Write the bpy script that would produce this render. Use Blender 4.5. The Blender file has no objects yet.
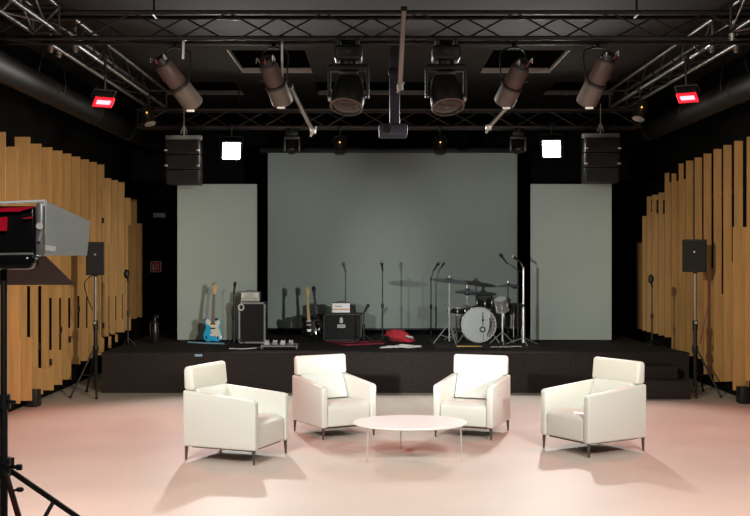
import bpy, bmesh, math, random
from mathutils import Vector, Matrix, Euler
random.seed(7)
SC = bpy.context.scene
COL = SC.collection
F = 1100.0; H = 2.0; HZ = 254.0; CXP = 375.0
def at(px, py, d):
    return Vector(((px-CXP)*d/F, d, H-(py-HZ)*d/F))
def m_(px, d): return px*d/F
STZ = 0.58
def on_stage(px, py):
    d = (H-STZ)*F/(py-HZ); return Vector(((px-CXP)*d/F, d, STZ))

# ------------------------------------------------------------------ materials
MATS = {}
def mat(name, col, rough=0.6, metal=0.0, noise=0.0, nscale=8.0, emit=None, estr=0.0, bump=0.0, spec=0.5, stretch=(1,1,1)):
    if name in MATS: return MATS[name]
    m = bpy.data.materials.new(name); m.use_nodes = True
    nt = m.node_tree; b = nt.nodes['Principled BSDF']
    b.inputs['Base Color'].default_value = (*col, 1)
    b.inputs['Roughness'].default_value = rough
    b.inputs['Metallic'].default_value = metal
    b.inputs['Specular IOR Level'].default_value = spec
    if emit:
        b.inputs['Emission Color'].default_value = (*emit, 1)
        b.inputs['Emission Strength'].default_value = estr
    if noise or bump:
        tc = nt.nodes.new('ShaderNodeTexCoord'); mp = nt.nodes.new('ShaderNodeMapping')
        mp.inputs['Scale'].default_value = stretch
        nz = nt.nodes.new('ShaderNodeTexNoise'); nz.inputs['Scale'].default_value = nscale
        nz.inputs['Detail'].default_value = 6
        nt.links.new(tc.outputs['Object'], mp.inputs[0]); nt.links.new(mp.outputs[0], nz.inputs['Vector'])
        if noise:
            cr = nt.nodes.new('ShaderNodeValToRGB')
            cr.color_ramp.elements[0].position = .3; cr.color_ramp.elements[1].position = .7
            cr.color_ramp.elements[0].color = (*[max(0, c*(1-noise)) for c in col], 1)
            cr.color_ramp.elements[1].color = (*[min(1, c*(1+noise)) for c in col], 1)
            nt.links.new(nz.outputs['Fac'], cr.inputs[0]); nt.links.new(cr.outputs[0], b.inputs['Base Color'])
        if bump:
            bp = nt.nodes.new('ShaderNodeBump'); bp.inputs['Strength'].default_value = bump
            bp.inputs['Distance'].default_value = .01
            nt.links.new(nz.outputs['Fac'], bp.inputs['Height']); nt.links.new(bp.outputs[0], b.inputs['Normal'])
    MATS[name] = m; return m
FLOOR = mat('floor_vinyl', (.57,.485,.42), .5, noise=.04, nscale=1.5, spec=.3)
CEIL = mat('ceiling_paint', (.021,.018,.017), .9, noise=.12, nscale=2)
BLACKW = mat('black_drape', (.006,.006,.006), .95, noise=.3, nscale=5, spec=.1)
STAGE = mat('stage_carpet', (.030,.024,.022), .9, noise=.2, nscale=30, spec=.15)
WOOD = mat('birch_board', (.52,.295,.11), .55, noise=.13, nscale=3.0, stretch=(6,6,.5), spec=.3)
WOOD2 = mat('birch_strip', (.42,.24,.10), .6, noise=.13, nscale=3.0, stretch=(6,6,.5), spec=.3)
SCREEN = mat('screen_fabric', (.35,.41,.37), .85, noise=.03, nscale=1.2, spec=.15)
PANEL = mat('panel_fabric', (.39,.44,.40), .85, noise=.03, nscale=1.2, spec=.15)
LEATHER = mat('white_leather', (.78,.795,.73), .45, bump=.06, nscale=90, noise=.015)
DARKMET = mat('dark_bronze_metal', (.13,.11,.095), .35, .8, noise=.1)
CHROME = mat('chrome', (.72,.72,.72), .3, .7, noise=.05)
WHITE = mat('white_laminate', (.96,.955,.93), .4, noise=.01)
TRUSSB = mat('black_truss_paint', (.018,.017,.017), .5, .2, noise=.1)
TRUSSS = mat('grey_truss_metal', (.075,.07,.067), .4, .6, noise=.1)
TRUSSL = mat('lit_truss_metal', (.30,.28,.26), .4, .6, noise=.1)  # truss metal in a paler tone, with the floods' light painted in
BLACKM = mat('black_metal', (.012,.012,.012), .45, noise=.2)
BLACKG = mat('black_gloss', (.008,.008,.008), .15, noise=.2)
BLACKP = mat('black_plastic', (.007,.007,.007), .5, noise=.2)
GREYCAN = mat('taupe_paint', (.115,.09,.08), .5, noise=.1)
REDCAN = mat('brown_paint', (.085,.05,.045), .5, noise=.1)
GREYMET = mat('grey_metal', (.32,.32,.32), .4, .5, noise=.08)
GALV = mat('dull_steel', (.33,.32,.31), .4, .6, noise=.08)
LIGHTGREY = mat('light_grey', (.62,.62,.60), .5, noise=.04)
DUCT = mat('duct_sheet', (.011,.010,.010), .6, .1, noise=.2)
GLASS = mat('lens_glass', (.035,.028,.024), .1, 0, noise=.1)
FLOODE = mat('flood_emitter', (1,1,1), .5, emit=(1,.97,.82), estr=40, noise=.01)
REDE = mat('red_emitter', (1,.3,.3), .5, emit=(1,.13,.17), estr=6, noise=.01)
CLAMP = mat('clamp_alu', (.7,.66,.62), .35, .5, noise=.05)
BLUE = mat('sky_blue_lacquer', (.03,.46,.80), .2, noise=.02)
CREAM = mat('cream_plastic', (.72,.70,.55), .35, noise=.03)
MAPLE = mat('maple', (.55,.38,.20), .4, noise=.1, nscale=10)
ROSEW = mat('rosewood', (.16,.12,.10), .5, noise=.1)
YELLOWW = mat('amber_maple', (.62,.42,.14), .4, noise=.08)
GRILLE = mat('grille_cloth', (.008,.008,.008), .8, noise=.3, nscale=60)
CABGREY = mat('cabinet_edge', (.34,.34,.33), .5, noise=.1)
SILVER = mat('silver_panel', (.55,.58,.52), .35, .4, noise=.1)
BADGE = mat('badge_white', (.62,.62,.58), .5, noise=.1, nscale=60)
ORANGE = mat('orange_print', (.75,.28,.05), .5, noise=.05)
REDF = mat('red_fabric', (.55,.03,.045), .8, noise=.2, nscale=20)
REDC = mat('red_cable_rubber', (.24,.02,.04), .5, noise=.1)
WHITEC = mat('white_cable_rubber', (.72,.70,.67), .5, noise=.06)
YEL = mat('yellow_wood', (.72,.50,.12), .5, noise=.1)
PALEB = mat('pale_blue_web', (.25,.42,.55), .7, noise=.1)
DHEAD = mat('drum_head', (.66,.73,.70), .5, noise=.03)
DSHELL = mat('dark_drum_shell', (.02,.022,.022), .25, noise=.2)
CYM = mat('cymbal_bronze', (.30,.33,.42), .3, .9, noise=.1)
SIGNR = mat('sign_red', (.75,.05,.09), .6, noise=.05)
SIGNW = mat('sign_white', (.85,.82,.78), .6, noise=.05)
REDPATCH = mat('red_patch', (.75,.01,.04), .25, noise=.1)
SOOT = mat('dark_red_door', (.055,.018,.014), .5, noise=.1)
DOORG = mat('grey_door_leaf', (.50,.53,.50), .45, .1, noise=.05)
BLUEGREY = mat('blue_grey_steel', (.05,.05,.075), .5, .3, noise=.08)
PINKT = mat('pinkish_tube', (.55,.42,.37), .5, .2, noise=.05)
EMBER = mat('amber_indicator', (.9,.4,.1), .5, emit=(1,.5,.1), estr=1.5, noise=.02)
REDHALO = mat('red_halo_glow', (.8,.02,.03), .4, emit=(1,.01,.03), estr=1.0, noise=.02)  # red halo of the side lamps, built as a glowing rim
LED = mat('white_indicator', (1,1,1), .5, emit=(1,1,.95), estr=3, noise=.02)

# ------------------------------------------------------------------ mesh helpers
def nb(): return bmesh.new()
def merge(bm, t):
    me = bpy.data.meshes.new('t'); t.to_mesh(me); t.free(); bm.from_mesh(me); bpy.data.meshes.remove(me)
def box(bm, c, s, bev=0, seg=2, rot=None):
    t = bmesh.new(); bmesh.ops.create_cube(t, size=1)
    for v in t.verts: v.co = Vector((v.co.x*s[0], v.co.y*s[1], v.co.z*s[2]))
    if bev: bmesh.ops.bevel(t, geom=t.edges[:], offset=bev, segments=seg, profile=.5, affect='EDGES')
    R = Euler(rot).to_matrix() if rot else Matrix.Identity(3)
    for v in t.verts: v.co = R @ v.co + Vector(c)
    merge(bm, t); return bm
def frame(d):
    d = d.normalized(); a = Vector((0,0,1)) if abs(d.z) < .95 else Vector((1,0,0))
    u = d.cross(a).normalized(); return u, d.cross(u).normalized()
def cyl(bm, p0, p1, r0, r1=None, n=12, cap=True):
    p0 = Vector(p0); p1 = Vector(p1); r1 = r0 if r1 is None else r1
    u, v = frame(p1-p0)
    A = []; B = []
    for i in range(n):
        a = 2*math.pi*i/n; o = u*math.cos(a)+v*math.sin(a)
        A.append(bm.verts.new(p0+o*r0)); B.append(bm.verts.new(p1+o*r1))
    for i in range(n): bm.faces.new((A[i], A[(i+1)%n], B[(i+1)%n], B[i]))
    if cap: bm.faces.new(A[::-1]); bm.faces.new(B)
    return bm
def lathe(bm, prof, org=(0,0,0), ax=(0,0,1), n=32, cap=True):
    org = Vector(org); ax = Vector(ax).normalized(); u, v = frame(ax); rings = []
    for r, z in prof:
        rings.append([bm.verts.new(org+ax*z+(u*math.cos(2*math.pi*i/n)+v*math.sin(2*math.pi*i/n))*max(r,1e-4)) for i in range(n)])
    for a, b in zip(rings, rings[1:]):
        for i in range(n): bm.faces.new((a[i], a[(i+1)%n], b[(i+1)%n], b[i]))
    if cap: bm.faces.new(rings[0][::-1]); bm.faces.new(rings[-1])
    return bm
def prism(bm, poly, axis, a0, a1, bev=0, seg=2):
    t = bmesh.new()
    def P(p, a): return {'x': (a,p[0],p[1]), 'y': (p[0],a,p[1]), 'z': (p[0],p[1],a)}[axis]
    A = [t.verts.new(P(p,a0)) for p in poly]; B = [t.verts.new(P(p,a1)) for p in poly]
    n = len(poly)
    t.faces.new(A); t.faces.new(B[::-1])
    for i in range(n): t.faces.new((A[(i+1)%n], A[i], B[i], B[(i+1)%n]))
    bmesh.ops.recalc_face_normals(t, faces=t.faces[:])
    if bev: bmesh.ops.bevel(t, geom=t.edges[:], offset=bev, segments=seg, profile=.5, affect='EDGES')
    merge(bm, t); return bm
def tube(bm, pts, r, n=8, steps=6):
    P = [Vector(p) for p in pts]
    if len(P) > 2 and steps > 1:
        Q = []; E = [P[0]*2-P[1]]+P+[P[-1]*2-P[-2]]
        for i in range(1, len(E)-2):
            a,b,c,d = E[i-1:i+3]
            for k in range(steps):
                t = k/steps
                Q.append(.5*((2*b)+(c-a)*t+(2*a-5*b+4*c-d)*t*t+(3*b-a-3*c+d)*t**3))
        Q.append(P[-1]); P = Q
    rings = []
    for i, p in enumerate(P):
        d = (P[min(i+1,len(P)-1)]-P[max(i-1,0)]); u, v = frame(d)
        rings.append([bm.verts.new(p+(u*math.cos(2*math.pi*k/n)+v*math.sin(2*math.pi*k/n))*r) for k in range(n)])
    for a, b in zip(rings, rings[1:]):
        best = min(range(n), key=lambda s: (a[0].co-b[s].co).length)
        for k in range(n): bm.faces.new((a[k], a[(k+1)%n], b[(k+1+best)%n], b[(k+best)%n]))
    bm.faces.new(rings[0][::-1]); bm.faces.new(rings[-1]); return bm
def sphere(bm, c, r, sc=(1,1,1), n=16):
    t = bmesh.new(); bmesh.ops.create_uvsphere(t, u_segments=n, v_segments=n//2, radius=r)
    for v in t.verts: v.co = Vector((v.co.x*sc[0], v.co.y*sc[1], v.co.z*sc[2]))+Vector(c)
    merge(bm, t); return bm
def obj(name, bm, m, parent=None, ang=35):
    bmesh.ops.recalc_face_normals(bm, faces=bm.faces[:])
    me = bpy.data.meshes.new(name); bm.to_mesh(me); bm.free()
    for p in me.polygons: p.use_smooth = True
    me.set_sharp_from_angle(angle=math.radians(ang))
    me.materials.append(m)
    o = bpy.data.objects.new(name, me); COL.objects.link(o)
    if parent: o.parent = parent
    return o
def tag(o, label, cat, group=None):
    o['label'] = label; o['category'] = cat
    if group: o['group'] = group
    return o
def thing(name, label, cat, loc=(0,0,0), rz=0, group=None, rot=None):
    o = bpy.data.objects.new(name, None); COL.objects.link(o); o.empty_display_size = .1
    o.location = loc; o.rotation_euler = rot if rot else (0,0,rz)
    return tag(o, label, cat, group)
def struct(name, bm, m, parent=None):
    o = obj(name, bm, m, parent)
    if not parent: o['kind'] = 'structure'
    return o
def dup(o, label, loc=None, rz=None, group=None, rot=None):
    def rec(src, par):
        c = src.copy(); COL.objects.link(c)
        if par: c.parent = par
        for ch in list(src.children): rec(ch, c)
        return c
    r = rec(o, None); r['label'] = label
    if loc is not None: r.location = loc
    if rz is not None: r.rotation_euler = (0,0,rz)
    if rot is not None: r.rotation_euler = rot
    if group: r['group'] = group
    return r

# ------------------------------------------------------------------ camera
cam = bpy.data.cameras.new('camera'); co = bpy.data.objects.new('camera', cam); COL.objects.link(co)
co.location = (0,0,H); co.rotation_euler = (math.pi/2,0,0)
cam.sensor_fit = 'HORIZONTAL'; cam.sensor_width = 36; cam.lens = 36*F/750
cam.shift_y = -(258-HZ)/750; cam.clip_start = .05; cam.clip_end = 100
SC.camera = co

# ------------------------------------------------------------------ room
XL, XR = -4.42, 4.88      # front faces of the boards
WL, WR, Y0, Y1, ZC = -4.62, 5.08, -3.0, 21.0, 4.75
struct('floor', box(nb(), ((WL+WR)/2,(Y0+Y1)/2,-.05), (WR-WL+.4,Y1-Y0+.4,.1)), FLOOR)
struct('wall_left', box(nb(), (WL-.1,(Y0+Y1)/2,ZC/2), (.2,Y1-Y0,ZC)), BLACKW)
struct('wall_right', box(nb(), (WR+.1,(Y0+Y1)/2,ZC/2), (.2,Y1-Y0,ZC)), BLACKW)
struct('wall_back', box(nb(), ((WL+WR)/2,Y1+.1,ZC/2), (WR-WL+.4,.2,ZC)), BLACKW)
struct('wall_front', box(nb(), ((WL+WR)/2,Y0-.1,ZC/2), (WR-WL+.4,.2,ZC)), BLACKW)
holes = [(-2.02,-.95,14.85,16.7),(1.60,2.66,14.85,16.7),(-3.6,-2.26,17.6,19.0),(-.98,.92,17.6,19.0),(2.9,4.1,17.6,19.0)]
cb = nb()
xs = sorted({WL-.2, WR+.2, *[h[0] for h in holes], *[h[1] for h in holes]})
ys = sorted({Y0-.2, Y1+.2, *[h[2] for h in holes], *[h[3] for h in holes]})
for xa, xb in zip(xs, xs[1:]):
    for ya, yb in zip(ys, ys[1:]):
        cx, cy = (xa+xb)/2, (ya+yb)/2
        if any(h[0]<cx<h[1] and h[2]<cy<h[3] for h in holes): continue
        box(cb, (cx,cy,ZC+.03), (xb-xa,yb-ya,.06))
struct('ceiling', cb, CEIL)
for i, h in enumerate(holes):
    b = nb(); x0,x1,y0,y1 = h; cx, cy = (x0+x1)/2,(y0+y1)/2
    box(b, (cx,cy,ZC+.42), (x1-x0+.1,y1-y0+.1,.02))
    for s in (x0-.03, x1+.03): box(b, (s,cy,ZC+.24), (.04,y1-y0+.1,.36))
    for s in (y0-.03, y1+.03): box(b, (cx,s,ZC+.24), (x1-x0+.1,.04,.36))
    tr = obj(f'trim_{i+1}', b, BLACKW); tr['kind'] = 'structure'
    e = nb(); box(e, (cx,y1-.012,ZC+.035), (x1-x0,.02,.075))
    if i < 2:
        s = x0 if i == 0 else x1
        box(e, (s+(.012 if i==0 else -.012),cy,ZC+.04), (.02,y1-y0,.05))
    obj('edge_strip', e, LIGHTGREY if i < 2 else CABGREY, tr)

# ------------------------------------------------------------------ stage
SF = 15.83
sp = [(-3.93,SF),(4.52,SF),(4.27,17.95),(4.27,Y1),(-3.93,Y1)]
st = thing('stage', 'low black stage platform along the back of the room', 'stage', (.3,SF,0))
st['kind'] = 'structure'
s_ = nb(); prism(s_, [(x-.3,y-SF) for x,y in sp], 'z', 0, STZ-.03); obj('skirt', s_, STAGE, st)
s_ = nb(); prism(s_, [((x-.3)*1.002,(y-SF)*1.0-(.01 if y==SF else 0)) for x,y in sp], 'z', STZ-.03, STZ); obj('deck', s_, STAGE, st)
t = thing('stage_steps', 'dark two-tread steps against the right end of the stage front', 'steps', (3.78,15.12,0))
b = nb(); box(b, (0,.175,.125), (1.12,.35,.25), .01); obj('tread', b, STAGE, t)
b = nb(); box(b, (-.04,.52,.21), (1.04,.33,.42), .01); obj('tread', b, STAGE, t)
p = at(198.5,355.3,SF-.014)
tag(obj('tape_patch', box(nb(), p, (.11,.004,.035)), PALEB), 'small grey-blue tape patch on the stage front edge', 'tape')

# ------------------------------------------------------------------ boards on the side walls
def cladding(side, units, label):
    # boards stand one behind the other, each facing the hall, its free edge on the plane X
    X = XL if side < 0 else XR
    root = thing('wall_cladding', label, 'wall cladding', (X, units[0][0], 0), 0, 'plywood wall claddings')
    T = .025; rec = .045 if side < 0 else 0.0
    for (y, zb, zt, slot, wst, clipz, low) in units:
        y -= units[0][0]
        def piece(b, a, c, za, zb_, dy=0):
            box(b, (side*(a+c)/2, y+T/2+dy, (za+zb_)/2), (c-a, T, zb_-za), .002, 1)
        b = nb()
        if slot is None: piece(b, 0, .195, zb, zt)
        else:
            za, zc = slot
            poly = [(0,zb),(.195,zb),(.195,za),(wst,za),(wst,zc)]
            if zt-zc > .03: poly += [(.195,zc),(.195,zt),(0,zt),(0,zc),(rec,zc),(rec,za),(0,za)]
            else: poly += [(0,zc),(0,za)]
            q = []
            for p in poly:
                if not q or (abs(p[0]-q[-1][0])+abs(p[1]-q[-1][1]) > 1e-4): q.append(p)
            prism(b, [(side*p[0],p[1]) for p in q], 'y', y, y+T)
        bo = obj('board', b, WOOD, root)
        if low:
            f = nb(); piece(f, -.03, .15, zb-.03, low, -.03); obj('lower_board', f, WOOD, bo)
        for cz in clipz:
            obj('clip', box(nb(), (side*((.02+rec*.5) if side<0 else wst+.01), y+T+.03, cz), (.05, .05, .09), .006, 1), BLACKM, bo)
    return root
def zat(py, d): return H-(py-HZ)*d/F
bd = [12.2,12.66,13.15,13.62,14.09,14.56,15.05,15.53,15.99,16.48,16.98,17.46,17.94,18.42,18.9,19.4,19.9,20.4,20.9]
slots = {14.09:(286,370),14.56:(286,368),15.05:(286,383),15.53:(298,350),15.99:(298,359),16.48:(256,328),16.98:(296,328),
         17.46:(296,345),17.94:(186,338),18.42:(244,348),18.9:(296,342),19.4:(294,320),19.9:(225,318)}
lows = {13.62:337, 14.09:337, 14.56:368, 15.05:368}
un = []
for b_ in bd[1:]:
    zt = 3.46 if b_ < 17.99 else 3.27
    if b_ == 14.09: zt = 3.50
    if b_ == 13.62: zt = 3.33
    if b_ > 19.45: zt = 3.02
    if b_ > 20.5: zt = 2.58
    zb = .17+random.uniform(-.02,.03)
    if b_ > 16.4: zb = .35 if b_ < 18 else .62
    if b_ > 20: zb = .80
    sl = slots.get(b_); s2 = None; cl = []
    if sl:
        s2 = (zat(sl[1], b_), zat(sl[0], b_))
        if sl[1]-sl[0] > 40 and b_ < 18.5: cl = [s2[0]+.28 if b_ < 17 else s2[0]+.2]
        if b_ == 17.94: cl.append(2.55)
    lo = lows.get(b_); lo = zat(lo, b_) if lo else None
    un.append((b_, zb, zt, s2, .145, cl, lo))
cl_l = cladding(-1, un, 'left wall of stepped plywood boards with dark vertical slots')
rb = [(746.3,13.9),(734.7,0),(723.8,0),(714,0),(704,0),(694.9,0),(686.3,0),(679,0),(671.8,0),(665,0),(658.8,0),(652.3,0),(647,0),(642.5,0),(637,0)]
tops = [136.8,140.9,145,149,153.6,157.4,160.7,163.4,173.4,172.8,192.6,194.8,196.4,216,242.5]
ru = []; ya = 13.98
# slot (bottom px, top px) at the far end of each board; None closes the joint
rsl = [(226,None),(227,None),(262,None),(294,None),(268,None),(262,None),(244,None),(179,None),(181,None),(182,None),(214,200),(214,200),(212,200),None,None]
ru.append((13.43,.17,3.5,(2.3,3.5),.105,[2.9],2.3)); ru.append((13.95,.17,3.5,(2.3,3.5),.105,[2.9],2.3))
for i, (x, _) in enumerate(rb):
    d = XR*F/(x-CXP) if i else 14.42
    zt = zat(tops[i], d); zb = .19+random.uniform(-.03,.03)
    if i == 0: zb = .37
    if i > 4: zb = .40
    if i > 8: zb = .60
    wst = .11 if i < 7 else .075
    if rsl[i]:
        bt, tp = rsl[i]; sl = (zat(bt, d), zat(tp, d) if tp else zt)
    else: sl = None
    cz = [2.9-.012*i] if i < 6 else ([zat(207, d)] if 10 <= i <= 12 else [])
    lo = zat(227, d) if i in (0,1) else None
    ru.append((d, zb, zt, sl, wst, cz, lo))
cl_r = cladding(1, ru, 'right wall of stepped plywood boards with tall open gaps at the top')
for root, px, py, w, d in ((cl_l, 40, 400, 13, 14.45), (cl_r, 739.5, 396, 13, 14.75)):
    X = (XL-.06 if px < 300 else XR+.06)
    lo = Vector((X, d, .11))-Vector(root.location)
    obj('foot', box(nb(), lo, (.14,.2,.22), .01), BLACKP, root)

# ------------------------------------------------------------------ screens
t = thing('projection_screen', 'large grey projection screen at the centre behind the drum kit', 'screen', (.312,19.6,STZ))
w, z0, z1 = 4.44, .68-STZ, 3.80-STZ
obj('screen_surface', box(nb(), (0,0,(z0+z1)/2), (w,.02,z1-z0)), SCREEN, t)
b = nb(); box(b, (0,.04,z1+.05), (w+.3,.10,.10), .02); obj('housing', b, BLACKM, t)
b = nb(); box(b, (0,.03,z0-.02), (w+.02,.04,.04), .01); obj('bottom_bar', b, BLACKM, t)
for s in (-1,1): obj('post', box(nb(), (s*(w/2-.3),.12,(z1)/2), (.06,.06,z1)), BLACKM, t)
for x0, x1, lb in ((177.5,257,'narrow grey panel behind the blue guitar, left of the big screen'),(530.5,611.5,'narrow grey panel right of the drums and the big screen')):
    X0, X1 = (x0-CXP)*17.95/F, (x1-CXP)*17.95/F
    t = thing('grey_panel', lb, 'screen', ((X0+X1)/2,17.95,STZ), 0, 'narrow side panels')
    obj('panel_surface', box(nb(), (0,0,1.29), (X1-X0,.02,2.54)), PANEL, t)
    b = nb()
    for s in (-1,1):
        box(b, (s*(X1-X0)/2*.9,.05,1.25), (.05,.06,2.5)); box(b, (s*(X1-X0)/2*.9,.25,.02), (.05,.45,.04))
    obj('stand_frame', b, BLACKM, t)

# ------------------------------------------------------------------ armchairs
def make_chair():
    t = thing('armchair', '', 'armchair')
    W, D = .345, .38
    for s in (-1,1):
        b = nb(); prism(b, [(-D,.13),(D,.13),(D,.648),(-D+.03,.582),(-D,.567)], 'x', s*W, s*(W-.075), .018, 3)
        obj('arm', b, LEATHER, t)
    b = nb(); box(b, (0,.335,.395), (2*W-.15+.004,.09,.53), .015, 3); obj('back_shell', b, LEATHER, t)
    b = nb(); prism(b, [(-D+.010,.135),(.29,.135),(.29,.365),(-.1,.385),(-D+.09,.396),(-D+.010,.355)], 'x', -W+.079, W-.079, .022, 3)
    obj('seat', b, LEATHER, t)
    b = nb(); prism(b, [(.13,.385),(.29,.38),(.345,.66),(.265,.66)], 'x', -W+.083, W-.083, .02, 3)
    obj('back_cushion', b, LEATHER, t)
    b = nb(); prism(b, [(.272,.645),(.383,.645),(.392,.845),(.362,.868),(.296,.868)], 'x', -W+.022, W-.022, .030, 4)
    obj('headrest', b, LEATHER, t)
    b = nb(); box(b, (0,0,.121), (2*W-.12,2*D-.12,.016), .004, 1); obj('base_frame', b, DARKMET, t)
    for sx in (-1,1):
        for sy in (-1,1):
            b = nb(); x, y = sx*(W-.028), sy*(D-.028)
            cyl(b, (x,y,.135), (x+sx*.004,y+sy*.004,0), .018, .009, 10); obj('leg', b, DARKMET, t)
    return t
CH = make_chair()
S = 1.25
def rz(deg): return math.radians(deg)+math.pi/2
CH['label'] = 'white armchair at far left, side-on, facing right'; CH['group'] = 'white leather armchairs'
CH.location = (-1.365,10.86,0); CH.rotation_euler = (0,0,rz(-22)); CH.scale = (1.045,)*3
c2 = dup(CH, 'white armchair behind the round table on its left', (-.46,12.27,0), rz(-60)); c2.scale = (.98,)*3
c3 = dup(CH, 'white armchair behind the round table on its right, red-tinted side', (1.085,12.25,0), rz(-112)); c3.scale = (.98,)*3
dup(CH, 'white armchair at far right, turned towards the left', (2.235,11.27,0), rz(-148))

# ------------------------------------------------------------------ coffee table
TC = Vector((.345,10.82,0))
t = thing('coffee_table', 'low round white coffee table on thin legs amid the armchairs', 'table', TC)
b = nb(); lathe(b, [(.55,.332),(.562,.337),(.565,.344),(.562,.350)], n=72)
for v in b.verts: v.co.y *= .82
obj('tabletop', b, WHITE, t)
b = nb(); lathe(b, [(.47,.318),(.47,.331)], n=48)
for v in b.verts: v.co.y *= .81
obj('rim_frame', b, LIGHTGREY, t)
for lx, ly in ((-.078,10.55),(.845,10.66),(.262,11.24)):
    P = Vector((lx,ly,0))-TC
    obj('leg', cyl(nb(), (P.x*.97,P.y*.97,.333), (P.x,P.y,0), .0085, .0085, 10), CHROME, t)

# ------------------------------------------------------------------ trusses
def truss(label, L, loc, rzz, m_chord, m_brace, s=.275, hang=True, bays=.5, zc=None):
    t = thing('lighting_truss', label, 'truss', loc, rzz, 'overhead lighting trusses')
    for y in (-s/2, s/2):
        for z in (0, s):
            obj('chord', cyl(nb(), (-L/2,y,z), (L/2,y,z), .024, n=12), m_chord, t)
    n = max(2, int(round(L/bays))); step = L/n
    protos = {}
    for i in range(n):
        x = -L/2+i*step
        for k, (p0, p1) in enumerate((((0,-s/2,0),(step,-s/2,s)), ((0,s/2,s),(step,s/2,0)), ((0,-s/2,0),(step,s/2,0)))):
            if i % 2: p0, p1 = (p1[0]-step*1, p0[1], p0[2]), (p1[0], p1[1], p1[2]); 
            key = (k, i % 2)
            if i % 2:
                q = {0:((0,-s/2,s),(step,-s/2,0)),1:((0,s/2,0),(step,s/2,s)),2:((0,s/2,0),(step,-s/2,0))}[k]
            else:
                q = {0:((0,-s/2,0),(step,-s/2,s)),1:((0,s/2,s),(step,s/2,0)),2:((0,-s/2,0),(step,s/2,0))}[k]
            if key not in protos:
                o = obj('brace', cyl(nb(), q[0], q[1], .010, n=8), m_brace, t); protos[key] = o
            else:
                o = protos[key].copy(); COL.objects.link(o); o.parent = t
            o.location = (x,0,0)
    for x in (-L/2+.015, L/2-.015):
        b = nb()
        for a in (-s/2, s/2): cyl(b, (x,a,0), (x,a,s), .014, n=8)
        for z in (0, s): cyl(b, (x,-s/2,z), (x,s/2,z), .014, n=8)
        obj('end_frame', b, m_chord, t)
    ztop = ZC-loc[2]
    for x in (-L*.3, L*.3):
        b = nb(); cyl(b, (x,0,s), (x,0,ztop), .012, n=8); cyl(b, (x,-s/2,s), (x,s/2,s), .018, n=8)
        obj('hanger', b, BLACKM, t)
    return t
FT = 4.31
truss('black truss across the full width in front, carrying the big moving heads', 8.7, (.22,11.9,FT), 0, TRUSSB, TRUSSB)
RTZ, RTY = 4.02, 17.6
truss('thin dark truss at the back just above the big screen', 8.0, (.22,RTY,RTZ), 0, TRUSSS, TRUSSS)
truss('truss at upper left running towards the viewer, with cone couplers', 5.6, (-3.48,8.85,4.345), math.pi/2, TRUSSS, TRUSSL)
truss('truss at upper right running towards the viewer, with cone couplers', 5.6, (3.90,8.85,4.345), math.pi/2, TRUSSS, TRUSSL)
truss('truss painted as floodlit at the left side above the left red lamp', 5.4, (-3.48,14.95,4.345), math.pi/2, TRUSSL, TRUSSS)
truss('truss painted as floodlit at the right side above the right red lamp', 5.4, (3.90,14.95,4.345), math.pi/2, TRUSSL, TRUSSS)
cp = None
for px, py, d, lb in ((48,41,12.48,'outer left'),(58,47.5,12.8,'outer left rear'),(72,41,12.48,'inner left'),(713,42,12.5,'inner right'),(722,35,11.8,'inner right front'),(737,42,12.5,'outer right'),(747,35,11.8,'outer right front')):
    X = -3.617 if px < 65 else (-3.343 if px < 100 else (3.763 if px < 730 else 4.037))
    nm = {48:'first pale cone coupler under the left truss outer tube',58:'second pale cone coupler under the left truss outer tube, nearer its red lamp',72:'pale cone coupler under the left truss inner tube',713:'pale cone coupler under the right truss inner tube, lower of two',722:'pale cone coupler under the right truss inner tube, upper of two',737:'pale cone coupler under the right truss outer tube, lower of two',747:'pale cone coupler under the right truss outer tube, at photo edge'}[px]
    yy = d
    o = thing('truss_coupler', nm, 'coupler', (X, yy-.2, 4.325), 0, 'cone couplers on the side trusses')
    obj('cone', lathe(nb(), [(.012,-.075),(.02,-.07),(.02,-.03),(.03,-.028),(.03,0)], n=14), CLAMP, o)
    obj('pin', cyl(nb(), (-.035,0,-.05), (.035,0,-.05), .008, n=8), GREYMET, o)

# ------------------------------------------------------------------ moving heads
def moving_head(label, px, sx):
    t = thing('moving_head_light', label, 'stage light', ((px-CXP)*11.95/F, 11.9, FT-.03), 0, 'large moving head lights')
    for s in (-1,1): obj('clamp', box(nb(), (s*.10,0,-.01), (.04,.33,.08), .01), BLACKM, t)
    b = nb(); box(b, (0,0,-.12), (.30,.34,.15), .03, 3); obj('base', b, BLACKP, t)
    obj('display', box(nb(), (0,-.172,-.12), (.06,.006,.035)), TRUSSS, t)
    b = nb(); cyl(b, (0,0,-.19), (0,0,-.24), .09, n=24); box(b, (0,0,-.27), (.44,.16,.07), .03, 3)
    for s in (-1,1): prism(b, [(-.08,-.27),(.08,-.27),(.06,-.56),(.03,-.60),(-.03,-.60),(-.06,-.56)], 'x', s*.190, s*.225, .012)
    obj('yoke', b, BLACKP, t)
    ax = Vector((sx*.10,-.42,-.9)).normalized(); c = Vector((0,0,-.52))
    b = nb(); lathe(b, [(.05,-.22),(.10,-.21),(.14,-.15),(.158,-.06),(.178,.04),(.182,.12),(.170,.20)], c, ax, 32)
    hd = obj('head', b, BLACKP, t)
    obj('lens', lathe(nb(), [(.155,.195),(.15,.215),(.10,.240),(.02,.25)], c, ax, 32), GLASS, hd)
    obj('lens_ring', lathe(nb(), [(.176,.17),(.180,.18),(.180,.205),(.156,.21)], c, ax, 32, cap=False), DARKMET, hd)
    b = nb(); sphere(b, c+Vector((sx*.19,-.09,-.10)), .028); obj('knob', b, CLAMP, t)
    b = nb(); box(b, (0,-.083,-.335), (.20,.012,.035), .004); obj('name_plate', b, TRUSSS, t)
    return t
moving_head('big black moving head left of the pink centre pole', 348.5, -1)
moving_head('big black moving head right of the pink centre pole', 445.5, 1)

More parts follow.
